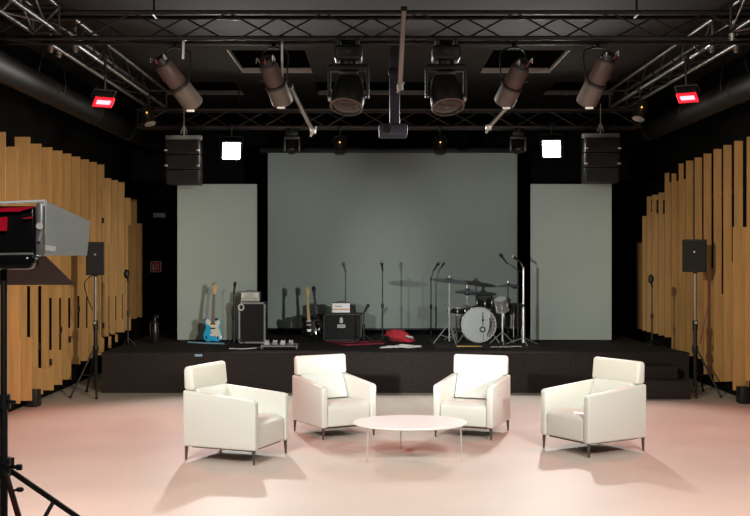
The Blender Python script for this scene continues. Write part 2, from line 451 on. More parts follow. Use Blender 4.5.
# ------------------------------------------------------------------ profile spotlights
def look_rot(dirv):
    return Vector(dirv).to_track_quat('Z', 'Y').to_euler()
def profile(label, top, bot, d, dy):
    A = at(*top, d); B = at(*bot, d); B.y += dy
    c = (A+B)/2; L = (B-A).length; dr = (B-A).normalized()
    root = thing('profile_spotlight', label, 'stage light', A, 0, 'taupe profile spotlights')
    def q(v): return v
    b = nb(); lathe(b, [(.06,-.02),(.09,0),(.102,.02),(.102,L*.47),(.09,L*.5)], (0,0,0), dr, 24); obj('lamp_housing', b, REDCAN, root)
    b = nb(); lathe(b, [(.09,L*.5),(.112,L*.53),(.118,L*.95),(.112,L*.985),(.10,L)], (0,0,0), dr, 24); br = obj('barrel', b, GREYCAN, root)
    u, v = frame(dr)
    b = nb(); lathe(b, [(.10,L*.48),(.122,L*.485),(.122,L*.535),(.10,L*.54)], (0,0,0), dr, 24, cap=False); obj('collar', b, BLACKM, root)
    b = nb(); lathe(b, [(.03,-.09),(.07,-.08),(.088,-.02),(.08,0)], (0,0,0), dr, 20); obj('end_cap', b, BLACKM, root)
    b = nb(); lathe(b, [(.098,L),(.09,L+.01),(.04,L+.025)], (0,0,0), dr, 24); obj('lens', b, GLASS, br)
    # white strip painted in for light catching the lens rim
    pz = (Vector((0,-.5,-1))-dr*Vector((0,-.5,-1)).dot(dr)).normalized(); e = dr*(L*.975)+pz*.112; obj('lit_rim', box(nb(), e, (.085,.03,.022), .004), WHITE, br)
    # yoke up to the truss
    mid = dr*(L*.4); top_ = Vector((mid.x*.6, 11.9+.14-A.y, FT-.02-A.z))
    b = nb()
    for s in (-1,1): tube(b, [mid+Vector((s*.135,0,0)), mid+Vector((s*.135,(top_.y-mid.y)*.5,(top_.z-mid.z)*.72)), top_+Vector((s*.05,0,-.03))], .009, 6)
    tube(b, [top_+Vector((-.05,0,-.03)), top_+Vector((.05,0,-.03))], .012, 6)
    cyl(b, mid+Vector((-.145,0,0)), mid+Vector((.145,0,0)), .012, n=8)
    box(b, top_+Vector((0,0,.0)), (.05,.06,.07), .01)
    obj('yoke', b, BLACKM, root)
    # lead wires at the cap
    for k in range(3):
        a = k*1.3; s0 = -dr*.03+u*.07*math.cos(a)+v*.07*math.sin(a)
        b = nb(); tube(b, [s0, s0-dr*.05+Vector((.02*math.cos(a),-.05,.02)), s0-dr*.01+Vector((.04*math.cos(a+.5),-.06,.0))], .006, 6)
        obj('lead_wire', b, (BADGE, REDC, GALV)[k], root)
    return root
profile('taupe profile spotlight nearest the left red lamp', (163,64), (190,102), 11.7, .3)
profile('taupe profile spotlight over the ceiling opening left of centre', (268,65), (281,99), 11.7, .3)
profile('taupe profile spotlight over the ceiling opening right of centre', (521,67), (507,99), 11.7, .3)
profile('taupe profile spotlight nearest the right red lamp', (607,60), (591,100), 11.7, .3)

def pipe(name, label, a, b_, r, m_, clampend=True, group=None):
    o = thing(name, label, 'pipe', a, 0, group)
    A = Vector(a); B = Vector(b_)-A
    obj('tube', cyl(nb(), (0,0,0), B, r, n=14), m_, o)
    if clampend:
        e = nb(); box(e, B, (.07,.06,.06), .01); cyl(e, B+Vector((-.03,0,-.06)), B+Vector((.04,0,.05)), .015, n=8)
        obj('clamp', e, CLAMP, o)
    e = nb(); box(e, (0,0,0), (.07,.07,.05), .012); obj('bracket', e, BLACKM, o)
    return o
pipe('boom_pipe', 'slanting grey pipe beside the left-of-centre profile spotlight', at(290,86,12.15), at(313,131,12.3), .024, GALV, True, 'slanting boom pipes')
pipe('boom_pipe', 'slanting grey pipe below the right-of-centre profile spotlight', at(514,100,12.15), at(488.5,127.5,12.3), .022, GALV, True, 'slanting boom pipes')
pipe('drop_pipe', 'pinkish vertical pole on the front truss between the moving heads', at(404,9,11.68), at(400,87,11.68), .026, PINKT)
pipe('drop_rod', 'short pale rod hanging from the front truss, left side', at(183.5,38,11.85), at(183,59,11.85), .016, CLAMP, False, 'short pale rods')
pipe('drop_rod', 'short pale rod hanging beside the left-of-centre profile spotlight', at(282,38,11.9), at(282,80,11.9), .014, CLAMP, False, 'short pale rods')

# projector on its column
t = thing('ceiling_projector', 'projector on a blue-grey column above the screen centre', 'projector', at(393,131,14.0))
b = nb(); box(b, (0,0,0), (.36,.36,.16), .03, 3); obj('body', b, BLUEGREY, t)
z = ZC-t.location.z
b = nb(); box(b, (.02,0,.08+(z-.08)/2), (.13,.10,z-.08), .01); obj('column', b, BLUEGREY, t)
b = nb(); cyl(b, (-.08,-.18,0), (-.08,-.21,0), .05, n=20); obj('lens', b, GLASS, t)
b = nb(); box(b, (.02,-.02,.75), (.16,.1,.08), .01); obj('bracket', b, BLACKM, t)
b = nb()
for i in range(4): box(b, (.08,-.182,-.04+i*.022), (.12,.006,.008))
obj('vent', b, BLACKM, t)

# ------------------------------------------------------------------ small fixtures on the back truss
def small_head(label, px):
    t = thing('small_moving_head', label, 'stage light', ((px-CXP)*RTY/F, RTY, RTZ-.03), 0, 'small moving heads on the back truss')
    b = nb(); box(b, (0,0,-.06), (.2,.2,.09), .02); box(b, (0,0,-.005), (.05,.3,.05), .01); obj('base', b, BLACKP, t)
    b = nb(); box(b, (0,0,-.13), (.26,.1,.05), .015)
    for s in (-1,1): box(b, (s*.115,0,-.24), (.04,.09,.22), .015)
    obj('yoke', b, TRUSSS, t)
    b = nb(); lathe(b, [(.05,-.11),(.085,-.08),(.09,.06),(.08,.10)], (0,0,-.27), (0,-.6,-.8), 20); hd = obj('head', b, BLACKP, t)
    obj('lens', lathe(nb(), [(.07,.1),(.05,.115),(.01,.12)], (0,0,-.27), (0,-.6,-.8), 20), GLASS, hd)
small_head('small dark moving head on the back truss, left of the screen', 292)
small_head('small dark moving head on the back truss, right of the screen', 518)
def par(label, loc, topz, dirv=(0,-.4,-.9), lens=GLASS, mm=BLACKM, group='small par cans'):
    t = thing('par_can', label, 'stage light', loc, 0, group)
    b = nb(); lathe(b, [(.03,-.16),(.07,-.15),(.085,-.06),(.085,.10),(.095,.12)], (0,0,0), dirv, 20, cap=True); c = obj('can', b, mm, t)
    obj('lens', lathe(nb(), [(.08,.122),(.06,.13),(.01,.134)], (0,0,0), dirv, 20), lens, c)
    b = nb(); h = topz-loc[2]
    for s in (-1,1): tube(b, [(s*.095,0,0), (s*.1,0,.12), (s*.03,0,.17)], .008, 6)
    cyl(b, (0,0,.16), (0,0,h), .012, n=8); box(b, (0,0,h-.02), (.06,.08,.08), .01)
    obj('yoke', b, BLACKM, t)
    obj('indicator', sphere(nb(), (0,-.10,.05), .014, n=8), EMBER, t)
par('small black par can hanging above the screen, under the left moving head', at(340,146,RTY-.14), RTZ)
par('small black par can hanging above the screen, under the right moving head', at(440,146,RTY-.14), RTZ)
par('small par can at the end of the left side truss', (-3.34,16.2,4.02), 4.345, (.3,-.3,-.9), CLAMP, TRUSSS)
par('small par can at the end of the right side truss', (3.76,15.6,4.02), 4.345, (-.3,-.3,-.9), CLAMP, TRUSSS)

# ------------------------------------------------------------------ white floods and red floods
def flood(label, loc, topz, tgt, em, size, group, name, body=BLACKM):
    loc = Vector(loc); d = (Vector(tgt)-loc).normalized()
    t = thing(name, label, 'stage light', loc, 0, group)
    Q = d.to_track_quat('-Y', 'Z').to_matrix()   # local -Y = beam
    def ob(n, bm, m, par):
        for v in bm.verts: v.co = Q @ v.co
        return obj(n, bm, m, par)
    w, h = size
    b = nb(); box(b, (0,.08,0), (w+.06,.14,h+.06), .015); bd_ = ob('body', b, body, t)
    b = nb()
    for i in range(6): box(b, (-w/2+(i+.5)*w/6,.18,0), (.012,.07,h), .002, 1)
    ob('cooling_fins', b, body, bd_)
    ob('emitter', box(nb(), (0,.004,0), (w,.012,h), .004, 1), em, t)
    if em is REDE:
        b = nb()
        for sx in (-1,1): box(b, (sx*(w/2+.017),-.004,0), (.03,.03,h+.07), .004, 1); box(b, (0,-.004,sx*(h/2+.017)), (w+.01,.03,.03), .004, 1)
        ob('red_halo', b, REDHALO, t)  # emissive border standing in for the glow around the lamp
    b = nb()
    for s in (-1,1): tube(b, [(s*(w/2+.045),.08,-.02),(s*(w/2+.045),.08,h/2+.08)], .012, 6)
    tube(b, [(-(w/2+.045),.08,h/2+.08),((w/2+.045),.08,h/2+.08)], .012, 6)
    for v in b.verts: v.co = Q @ v.co
    top = Q @ Vector((0,.08,h/2+.08)); cyl(b, top, (top.x,top.y,topz-loc.z), .014, n=8)
    box(b, (top.x,top.y,topz-loc.z-.02), (.07,.09,.08), .012)
    obj('yoke', b, body, t)
    return t
FL = [Vector(at(231.5,151,17.3)), Vector(at(551.5,149,17.3))]
flood('glaring white flood lamp at the back, above the left grey panel', FL[0], RTZ, (.1,9,0.3), FLOODE, (.27,.26), 'white back floods', 'flood_lamp')
flood('glaring white flood lamp at the back, above the right grey panel', FL[1], RTZ, (.4,9,0.3), FLOODE, (.27,.26), 'white back floods', 'flood_lamp')
RD = [Vector(at(103.5,102,13.0)), Vector(at(687.5,97.5,13.0))]
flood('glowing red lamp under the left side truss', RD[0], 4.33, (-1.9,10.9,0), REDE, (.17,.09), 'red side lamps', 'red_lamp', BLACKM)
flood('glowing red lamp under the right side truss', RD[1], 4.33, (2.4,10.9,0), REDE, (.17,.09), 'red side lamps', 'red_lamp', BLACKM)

# ------------------------------------------------------------------ line array speakers
def array(label, px0, px1, pt):
    d = 17.15; X = ((px0+px1)/2-CXP)*d/F; zt = zat(pt, d)
    t = thing('line_array', label, 'loudspeaker', (X, d, zt), 0, 'hanging line arrays')
    w = m_(px1-px0, d)
    b = nb(); box(b, (0,0,-.035), (w,.12,.07), .012); obj('rigging_bar', b, LIGHTGREY, t)
    b = nb(); cyl(b, (0,0,0), (0,0,.16), .015, n=8); tube(b, [(-.05,0,.03),(0,0,.15),(.05,0,.03)], .012, 6); cyl(b, (0,0,.1), (0,0,4.345-zt), .008, n=6); obj('hook', b, CLAMP, t)
    z = -.08
    for i in range(3):
        hh = .225; sh = .03*i
        b = nb(); prism(b, [(-.2+sh,z),(.2,z),(.17,z-hh),(-.19+sh+.02,z-hh)], 'x', -w*.47, w*.47, .012)
        c = obj('cabinet', b, BLACKP, t)
        b = nb(); box(b, (0,-.20+sh+.006,z-hh/2), (w*.84,.012,hh*.85)); obj('grille', b, GRILLE, c)
        if i < 2:
            b = nb()
            for s in (-1,1): box(b, (s*w*.44,-.205+sh,z-hh*.75), (.05,.02,.025), .004)
            obj('rigging_pin', b, CLAMP, c)
        z -= hh+.008
array('black hanging line array beside the left flood lamp', 166, 202, 135.5)
array('black hanging line array beside the right flood lamp', 582, 619, 133.5)

# ------------------------------------------------------------------ ducts
for X, z, lb in ((-4.12,4.06,'long dark air duct under the ceiling along the left wall'),(4.58,4.06,'long dark air duct under the ceiling along the right wall')):
    t = thing('air_duct', lb, 'duct', (X,12,z), 0, 'ceiling air ducts')
    obj('pipe', cyl(nb(), (0,-8,0), (0,8.6,0), .16, n=32), DUCT, t)
    for i in range(7):
        b = nb(); lathe(b, [(.16,-.03),(.172,-.025),(.172,.025),(.16,.03)], (0,-7+i*2.2,0), (0,1,0), 32, cap=False); obj('flange', b, DUCT, t)
    for i in range(4):
        b = nb(); tube(b, [(-.05,-6+i*4,ZC-z),(-.165,-6+i*4,.25),(-.167,-6+i*4,0),(0,-6+i*4,-.167),(.167,-6+i*4,0),(.165,-6+i*4,.25),(.05,-6+i*4,ZC-z)], .006, 6); obj('hanger', b, BLACKM, t)

# ------------------------------------------------------------------ wall signs
p = at(159.2,215.3,20.97)
tag(obj('exit_sign', box(nb(), (p.x,20.985,p.z), (.24,.03,.09), .005), WHITE), 'small plain pale sign on the black back wall, above the red sign', 'sign')
p = at(155.7,266.7,20.97)
t = thing('fire_sign', 'small square red and white fire sign on the black back wall', 'sign', (p.x,20.985,p.z))
obj('plate', box(nb(), (0,0,0), (.21,.02,.21), .004), SIGNW, t)
obj('red_field', box(nb(), (0,-.0115,0), (.18,.004,.18)), SIGNR, t)
b = nb(); box(b, (.0,-.015,0), (.014,.003,.18))
box(b, (-.045,-.015,-.03), (.04,.003,.07)); box(b, (-.045,-.015,.035), (.02,.003,.04)); box(b, (-.06,-.015,.05), (.03,.003,.012))
for z in (.04,.0,-.04): box(b, (.045,-.015,z), (.03,.003,.022))
obj('pictogram', b, SIGNW, t)

# ------------------------------------------------------------------ PA speakers on stands
def pa(lbs, lbst, X, d, px0, px1, py0, py1, side, yaw):
    zt, zb = zat(py0,d), zat(py1,d); w = m_(px1-px0,d)
    t = thing('speaker_stand', lbst, 'speaker stand', (X,d,0), 0, 'tripod speaker stands')
    obj('pole', cyl(nb(), (0,0,.5), (0,0,zb-.02), .021, n=14), GALV, t)
    obj('lower_tube', cyl(nb(), (0,0,.12), (0,0,1.0), .028, n=14), BLACKM, t)
    b = nb(); cyl(b, (0,0,.93), (0,0,1.06), .036, n=16); cyl(b, (0,-.03,1.0), (0,-.09,1.0), .012, n=8); obj('collar', b, BLACKP, t)
    obj('pin', cyl(nb(), (0,-.03,1.03), (0,-.045,1.03), .02, n=12), CLAMP, t)
    b = nb(); cyl(b, (0,0,.60), (0,0,.70), .042, n=16); obj('hub', b, BLACKP, t)
    feet = ((side*.27,-.30),(-side*.12,-.42) if side<0 else (-side*.1,-.40),(side*.22,.36))
    for fx, fy in feet:
        lg = obj('leg', cyl(nb(), (fx*.06,fy*.06,.66), (fx,fy,.02), .014, n=10), BLACKM, t)
        obj('rubber_foot', sphere(nb(), (fx,fy,.022), .022, n=10), BLACKP, lg)
        obj('brace', cyl(nb(), (0,0,.28), (fx*.55,fy*.55,.31), .008, n=8), BLACKM, t)
    s = thing('loudspeaker', lbs, 'loudspeaker', (X,d,zb), yaw, 'loudspeakers on stands')
    h = zt-zb
    b = nb(); prism(b, [(-w/2,-.15),(w/2,-.15),(w/2*.75,.15),(-w/2*.75,.15)], 'z', 0, h, .015); c = obj('cabinet', b, BLACKP, s)
    obj('grille', box(nb(), (0,-.153,h*.5), (w*.9,.012,h*.92), .004, 1), GRILLE, s)
    obj('badge', box(nb(), (0,-.161,h*.62), (.022,.004,.022)), GREYMET, s)
    obj('socket', cyl(nb(), (0,0,-.02), (0,0,0), .03, n=12), BLACKM, s)
    return t
pa('black loudspeaker on a stand before the left plywood wall','tripod stand carrying the left loudspeaker', -3.95, 15.55, 88.5, 106.5, 242, 275, -1, math.radians(12))
pa('black loudspeaker on a stand before the right plywood wall','tripod stand carrying the right loudspeaker', 4.54, 15.60, 684, 708, 239.5, 272, 1, math.radians(-20))
tag(obj('speaker_cable', tube(nb(), [(4.66,15.78,1.82),(4.76,15.78,1.72),(4.77,15.76,1.3),(4.70,15.74,.95),(4.64,15.70,.72)], .008), REDC), 'red-brown cable hanging from the right loudspeaker', 'cable')
tag(obj('speaker_cable', tube(nb(), [(-4.0,15.72,1.72),(-4.15,15.74,1.60),(-4.10,15.66,1.40),(-4.0,15.58,1.2)], .007), BLACKP), 'dark cable hanging from the left loudspeaker', 'cable')

# ------------------------------------------------------------------ lamp with barn doors at the left edge
t = thing('barn_door_lamp', 'large black lamp with open grey and dark barn doors at the left edge', 'studio lamp', (-1.86,5.42,0))
o = Vector(t.location)
def L_(px, py, d): return at(px, py, d)-o
def quad(bm, pts, th=.004):
    P = [Vector(p) for p in pts]; n = (P[1]-P[0]).cross(P[2]-P[0]).normalized()*th
    A = [bm.verts.new(p) for p in P]; B = [bm.verts.new(p+n) for p in P]
    bm.faces.new(A); bm.faces.new(B[::-1])
    for i in range(len(P)): bm.faces.new((A[i],A[(i+1)%len(P)],B[(i+1)%len(P)],B[i]))
    return bm
c = L_(-12,232,5.38)
b = nb(); box(b, (c.x,c.y+.02,c.z), (.50,.16,.25), .02, 3); body = obj('body', b, BLACKG, t)
b = nb(); box(b, L_(-12,258.5,5.30)+Vector((0,0,-.01)), (.47,.14,.085), .035, 4); obj('lower_bar', b, BLACKG, t)
b = nb(); cyl(b, L_(-60,254.5,5.225), L_(33,253.8,5.225), .006, n=8); obj('edge_trim', b, CHROME, t)
b = nb(); quad(b, [L_(-60,207.5,5.30),L_(42,202.5,5.30),L_(46,200.5,5.42),L_(-60,205,5.42)], .005); obj('top_frame', b, LIGHTGREY, t)
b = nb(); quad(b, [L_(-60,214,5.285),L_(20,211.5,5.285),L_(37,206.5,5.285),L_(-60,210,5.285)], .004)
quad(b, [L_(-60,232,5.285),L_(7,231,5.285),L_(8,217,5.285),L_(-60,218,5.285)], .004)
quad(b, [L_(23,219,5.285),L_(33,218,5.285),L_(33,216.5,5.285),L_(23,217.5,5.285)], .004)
obj('red_patch', b, REDPATCH, t)  # flat red patches laid over the lamp's back
b = nb(); box(b, (L_(40.5,229,5.32)), (.034,.05,.255), .008); ff = obj('side_frame', b, GREYMET, t)
b = nb(); cyl(b, L_(39.5,226,5.28), L_(39.5,226,5.30), .017, n=16); cyl(b, L_(41,232,5.27), L_(38.5,241,5.27), .006, n=8); obj('latch', b, CLAMP, ff)
b = nb(); quad(b, [L_(44,255.5,5.36),L_(46,201,5.36),L_(90.5,221.5,5.56),L_(87,255.5,5.56)], .004); lf = obj('barn_door', b, DOORG, t)
obj('label_sticker', quad(nb(), [L_(45,250.5,5.352),L_(45.5,245,5.352),L_(56,246.5,5.402),L_(55.5,251.5,5.402)], .002), WHITE, lf)
b = nb(); cyl(b, L_(43.5,256,5.355), L_(45.7,200.5,5.355), .008, n=10); obj('hinge', b, LIGHTGREY, lf)
b = nb(); quad(b, [L_(-60,257,5.40),L_(46,257,5.40),L_(75,285,5.62),L_(-80,285,5.62)], .004); obj('barn_door', b, SOOT, t)
b = nb(); quad(b, [L_(-60,203,5.42),L_(44,201,5.42),L_(60,183,5.9),L_(-90,183,5.9)], .004)
b.free()
fc = L_(-12,230,5.48)
obj('front_lens', box(nb(), (fc.x,fc.y+.045,fc.z), (.40,.02,.20), .005), GLASS, t)
st = thing('light_stand', 'black tripod stand under the barn-door lamp at the left edge', 'light stand', (-1.822,5.40,0))
b = nb(); cyl(b, (0,0,.06), (0,0,1.94), .016, n=16); cyl(b, (0,0,.06), (0,0,1.25), .019, n=16); obj('pole', b, BLACKM, st)
b = nb(); cyl(b, (0,0,.91), (0,0,1.0), .036, n=16); cyl(b, (0,-.03,.965), (.085,-.06,.965), .010, n=8); cyl(b, (.06,-.05,.955), (.06,-.05,1.01), .008, n=8); box(b, (.095,-.06,.965), (.03,.02,.03), .006); obj('collar', b, BLACKM, st)
b = nb(); cyl(b, (0,0,1.24), (0,0,1.31), .032, n=16); cyl(b, (.02,-.02,1.28), (.07,-.05,1.28), .009, n=8); obj('clamp', b, BLACKM, st)
b = nb(); cyl(b, (0,0,.12), (0,0,.2), .032, n=16); obj('lower_collar', b, BLACKM, st)
legs = [((.94,.68,.02)),((.46,-.47,.02)),((-1.0,.1,.02))]
for i, ft in enumerate(legs):
    f = Vector(ft); s0 = Vector((f.x*.02,f.y*.02,.94))
    lg = obj('leg', cyl(nb(), s0, f, .0145, n=10), SOOT if i == 1 else BLACKM, st)
    obj('rubber_foot', sphere(nb(), f, .02, n=10), BLACKP, lg)
    m = s0.lerp(f, .20 if i == 0 else .4); obj('brace', cyl(nb(), m, (0,0,.35 if i == 0 else .17), .011, n=8), BLACKM, st)
    if i == 1:
        # worn red marking printed on the leg
        b = nb()
        for k in range(6):
            q = s0.lerp(f, .145+k*.014); box(b, q+Vector((0,-.0148,.006)), (.014,.003,.009), rot=(0,.35+.3*(k%2),0))
        obj('red_marking', b, REDC, lg)
        b = nb(); q = s0.lerp(f, .10); sphere(b, q+Vector((.045,-.01,.01)), .016, (1.3,1,.8)); cyl(b, q, q+Vector((.04,-.01,.01)), .006, n=8); obj('knob', b, BLACKM, lg)

# ------------------------------------------------------------------ microphone stands
def mic(bm, p, d, L=.17):
    d = Vector(d).normalized(); p = Vector(p)
    lathe(bm, [(.008,-L),(.012,-L*.98),(.016,-.06),(.017,-.045),(.024,-.04),(.027,-.01),(.022,.012),(.008,.026)], p, d, 14)
def mic_stand(label, base, h, boom=None, mdir=(0,-.3,1), m_pole=BLACKM, legr=.28, group='microphone stands', mm=BLACKP, rot=0.0, r=.009, cross=None, loc_micm=None):
    t = thing('microphone_stand', label, 'microphone stand', base, 0, group)
    obj('pole', cyl(nb(), (0,0,.06), (0,0,h), r, n=10), m_pole, t)
    obj('lower_tube', cyl(nb(), (0,0,.05), (0,0,h*.5), r*1.4, n=10), m_pole, t)
    b = nb(); cyl(b, (0,0,h*.48), (0,0,h*.48+.07), .022, n=12); obj('clutch', b, BLACKP, t)
    for k in range(3):
        a = rot+k*2*math.pi/3
        lg = obj('leg', cyl(nb(), (0,0,.13), (legr*math.cos(a),legr*math.sin(a),.014), .008, n=8), m_pole, t)
        obj('rubber_foot', sphere(nb(), (legr*math.cos(a),legr*math.sin(a),.014), .014, n=8), BLACKP, lg)
    tip = Vector((0,0,h))
    if boom:
        b = nb(); e = Vector(boom); q = Vector((0,0,h)); cyl(b, q-(e-q)*.25, e, .007, n=8); sphere(b, q, .022, n=10); obj('boom', b, m_pole, t); tip = e
    if mdir:
        mb = nb(); d = Vector(mdir).normalized(); p = tip+d*.14; mic(mb, p, d)
        mo = obj('microphone', mb, mm, t)
        if loc_micm:
            big = loc_micm is BLACKP
            obj('grille' if not big else 'windscreen', sphere(nb(), p+d*(-.02 if big else 0), .045 if big else .026, (1,1,1.6 if big else 1), 12), loc_micm, mo)
    return t
b0 = on_stage(382.5,343); mic_stand('upright black microphone stand standing alone before the big screen', b0, 2-(270-HZ)*b0.y/F-STZ, None, (-.12,-.5,1), loc_micm=GREYMET)
obj_h = bpy.data.objects  # noqa
b0 = on_stage(234,345.3); mic_stand('thin microphone stand just left of the tall speaker cabinet', b0, zat(292,b0.y)-STZ, None, (.15,-.2,1), legr=.2)
b0 = on_stage(363.8,343); mic_stand('short microphone stand at the right side of the badge cabinet', b0, zat(313,b0.y)-STZ, None, (.55,-.1,1), legr=.18)
b0 = at(128,0,16.9); b0.z = STZ; mic_stand('black microphone stand against the left plywood wall', b0, 1.0, None, (-.12,-.3,1), legr=.13, loc_micm=BLACKP)
b0 = at(652,0,16.6); b0.z = STZ; mic_stand('black microphone stand against the right plywood wall', b0, .93, None, (-.22,-.3,1), legr=.2, loc_micm=BLACKP)
b0 = on_stage(523.5,346); mic_stand('tall chrome boom stand at the right front of the drum kit', b0, zat(268,b0.y)-STZ, ((520.0-523.5)*b0.y/F,-.05,zat(262,b0.y)-STZ), (-.75,-.1,.55), CHROME, .30, rot=.6, r=.016, loc_micm=LIGHTGREY)
b0 = on_stage(518,344.2); mic_stand('black boom stand reaching over the drums from the right', b0, zat(270,b0.y)-STZ, ((506-518)*b0.y/F,.0,zat(262,b0.y)-STZ), (-.45,0,.6), BLACKM, .28, rot=.2)
b0 = on_stage(431,336); mic_stand('black boom stand reaching up at the left of the drum kit', b0, zat(279,b0.y)-STZ, ((434-431)*b0.y/F,.0,zat(270,b0.y)-STZ), (.55,0,.8), BLACKM, .26, rot=.5, loc_micm=CYM)

# ------------------------------------------------------------------ guitars
def guitar(label, base, lean, H_, body_m, neck_m, head_m, guard_m, roll=0.0, rz_=0.0, mirror=1, blackguard=False):
    t = thing('electric_guitar', label, 'guitar', base, 0, 'guitars on the stage', rot=(lean, roll, rz_))
    k = H_/.98
    out = [(.0,.02),(.09,.005),(.145,.045),(.158,.12),(.135,.19),(.108,.235),(.118,.29),(.135,.335),(.115,.375),(.075,.378),(.045,.345),(.03,.33),(-.03,.34),(-.05,.375),(-.095,.40),(-.135,.375),(-.138,.31),(-.112,.245),(-.135,.19),(-.158,.12),(-.145,.045),(-.09,.005)]
    out = [(x*k*mirror, z*k) for x, z in out]
    b = nb(); prism(b, out, 'y', -.022, .022, .006); bo = obj('body', b, body_m, t)
    g = [(.02,.33),(.04,.335),(.075,.365),(.11,.36),(.12,.33),(.10,.28),(.09,.24),(.12,.18),(.14,.11),(.125,.05),(.08,.06),(.05,.10),(.01,.13),(-.03,.17),(-.03,.24),(-.06,.28),(-.11,.30),(-.12,.345),(-.10,.385),(-.06,.37),(-.03,.335)] if not blackguard else [(.03,.33),(.08,.3),(.09,.24),(.11,.16),(.05,.11),(-.02,.2),(-.03,.33)]
    g = [(x*k*mirror, z*k) for x, z in g]
    b = nb(); prism(b, g, 'y', -.026, -.0215); obj('pickguard', b, guard_m, bo)
    for z in (.30,.225): obj('pickup', box(nb(), (0,-.028,z*k), (.085*k,.012,.022*k), .003, 1), BLACKP if not blackguard else SIGNW, bo)
    obj('bridge', box(nb(), (0,-.027,.12*k), (.08*k,.012,.05*k), .003, 1), CHROME, bo)
    b = nb(); prism(b, [(-.030*k,.30*k),(.030*k,.30*k),(.022*k,.80*k),(-.022*k,.80*k)], 'y', -.034, -.012, .004); nk = obj('neck', b, neck_m, t)
    b = nb()
    for i in range(14): box(b, (0,-.0345,(.40+.40*(1-(.94**i)/1)*1.5 if False else .36+i*.031)*k), (.044*k,.003,.003))
    obj('frets', b, GREYMET, nk)
    b = nb(); prism(b, [(-.022*k,.80*k),(.022*k,.80*k),(.042*k,.84*k),(.045*k,.93*k),(.03*k,.975*k),(-.01*k,.985*k),(-.035*k,.95*k),(-.03*k,.84*k)], 'y', -.026, -.010, .004); hd = obj('headstock', b, head_m, t)
    b = nb()
    for i in range(6): cyl(b, (.04*k*mirror,-.018,(.835+i*.022)*k), (.065*k*mirror,-.018,(.835+i*.022)*k), .006, n=8)
    obj('tuner', b, CHROME, hd)
    return t
def gstand(label, base, w=.26):
    t = thing('guitar_stand', label, 'guitar stand', base, 0, 'floor guitar stands')
    for s in (-1,1):
        b = nb(); tube(b, [(s*w/2,-.16,.01),(s*w/2*.8,-.10,.10),(s*.03,.05,.38)], .010, 6, 4); obj('leg', b, BLACKM, t)
        b = nb(); tube(b, [(s*w/2*.8,-.10,.10),(s*w/2*.7,-.17,.085),(s*w/2*.7,-.19,.12)], .010, 6, 4); obj('cradle', b, BLACKP, t)
    b = nb(); tube(b, [(0,.05,.38),(0,.16,.01)], .010, 6); obj('rear_leg', b, BLACKM, t)
    b = nb(); cyl(b, (-.05,.05,.38), (.05,.05,.38), .016, n=10); obj('hinge', b, BLACKP, t)
b0 = on_stage(213.5,343.5)
guitar('sky-blue electric guitar with cream pickguard, left on the stage', b0+Vector((0,-.10,.03)), math.radians(-13), .93, BLUE, ROSEW, MAPLE, CREAM)
gstand('floor stand under the sky-blue guitar', b0+Vector((0,.06,0)))
b0 = on_stage(310,339.5)
guitar('black guitar with an amber maple neck, left of the badge cabinet', b0+Vector((0,-.06,.05)), math.radians(-12), .84, BLACKG, YELLOWW, YELLOWW, BLACKM, roll=math.radians(-4), blackguard=True)
gstand('floor stand under the amber-necked black guitar', b0+Vector((.01,.07,0)), .2)
b0 = on_stage(319,338.0)
guitar('all-black guitar with dark neck next to the badge cabinet', b0+Vector((0,-.06,.05)), math.radians(-12), .84, BLACKG, BLACKM, BLACKM, BLACKM, roll=math.radians(-7), blackguard=True)
gstand('floor stand under the dark-necked black guitar', b0+Vector((.01,.07,0)), .2)
a = on_stage(188,343.3); e = on_stage(224,344.6)
tag(obj('strap', tube(nb(), [a+Vector((0,0,.02)), a.lerp(e,.4)+Vector((0,-.02,.015)), e+Vector((0,0,.015))], .014, 8), PALEB), 'pale blue strap lying on the stage below the blue guitar', 'strap')

# ------------------------------------------------------------------ cabinets and amp heads
def cab(label, x0, x1, y0, y1, depth, frame_m, name='speaker_cabinet'):
    b0 = on_stage((x0+x1)/2, y1); d = b0.y; w = m_(x1-x0, d); h = zat(y0, d)-STZ
    t = thing(name, label, 'amplifier', b0, 0)
    b = nb(); box(b, (0,depth/2,h/2+.012), (w,depth,h-.024), .012, 2); obj('body', b, BLACKP, t)
    b = nb(); e = .028
    for s in (-1,1): box(b, (s*(w/2-e/2),-.006,h/2), (e,.02,h), .003, 1)
    for z in (e/2, h-e/2): box(b, (0,-.006,z), (w,.02,e), .003, 1)
    obj('front_frame', b, frame_m, t)
    obj('grille', box(nb(), (0,-.003,h/2), (w-2*e,.012,h-2*e)), GRILLE, t)
    for s in (-1,1): obj('handle', box(nb(), (s*w*.501,depth*.5,h*.75), (.012,.14,.03), .004, 1), BLACKM, t)
    b = nb()
    for sx in (-1,1):
        for y in (.05, depth-.05): cyl(b, (sx*(w/2-.04),y,0), (sx*(w/2-.04),y,.014), .018, n=10)
    obj('foot', b, BLACKP, t)
    return t, w, h, d
t1, w1, h1, d1 = cab('tall speaker cabinet with pale edging next to the blue guitar', 238.5, 265.5, 302.3, 343.5, .36, CABGREY)
t2, w2, h2, d2 = cab('wide black speaker cabinet with two white badges', 323, 362, 313.5, 341, .36, BLACKP)
b = nb(); c = at(341.3,321,d2-.02)-Vector(t2.location); box(b, (c.x,-.014,c.z), (.055,.008,.07), .012); sphere(b, (c.x,-.014,c.z+.035), .024, (1,.2,1)); obj('badge', b, BADGE, t2)
b = nb(); c = at(341.3,326.2,d2-.02)-Vector(t2.location); box(b, (c.x,-.014,c.z), (.13,.008,.055), .004); bg = obj('badge', b, BADGE, t2)
b = nb(); box(b, (c.x,-.019,c.z), (.10,.003,.022)); obj('badge_print', b, CABGREY, bg)
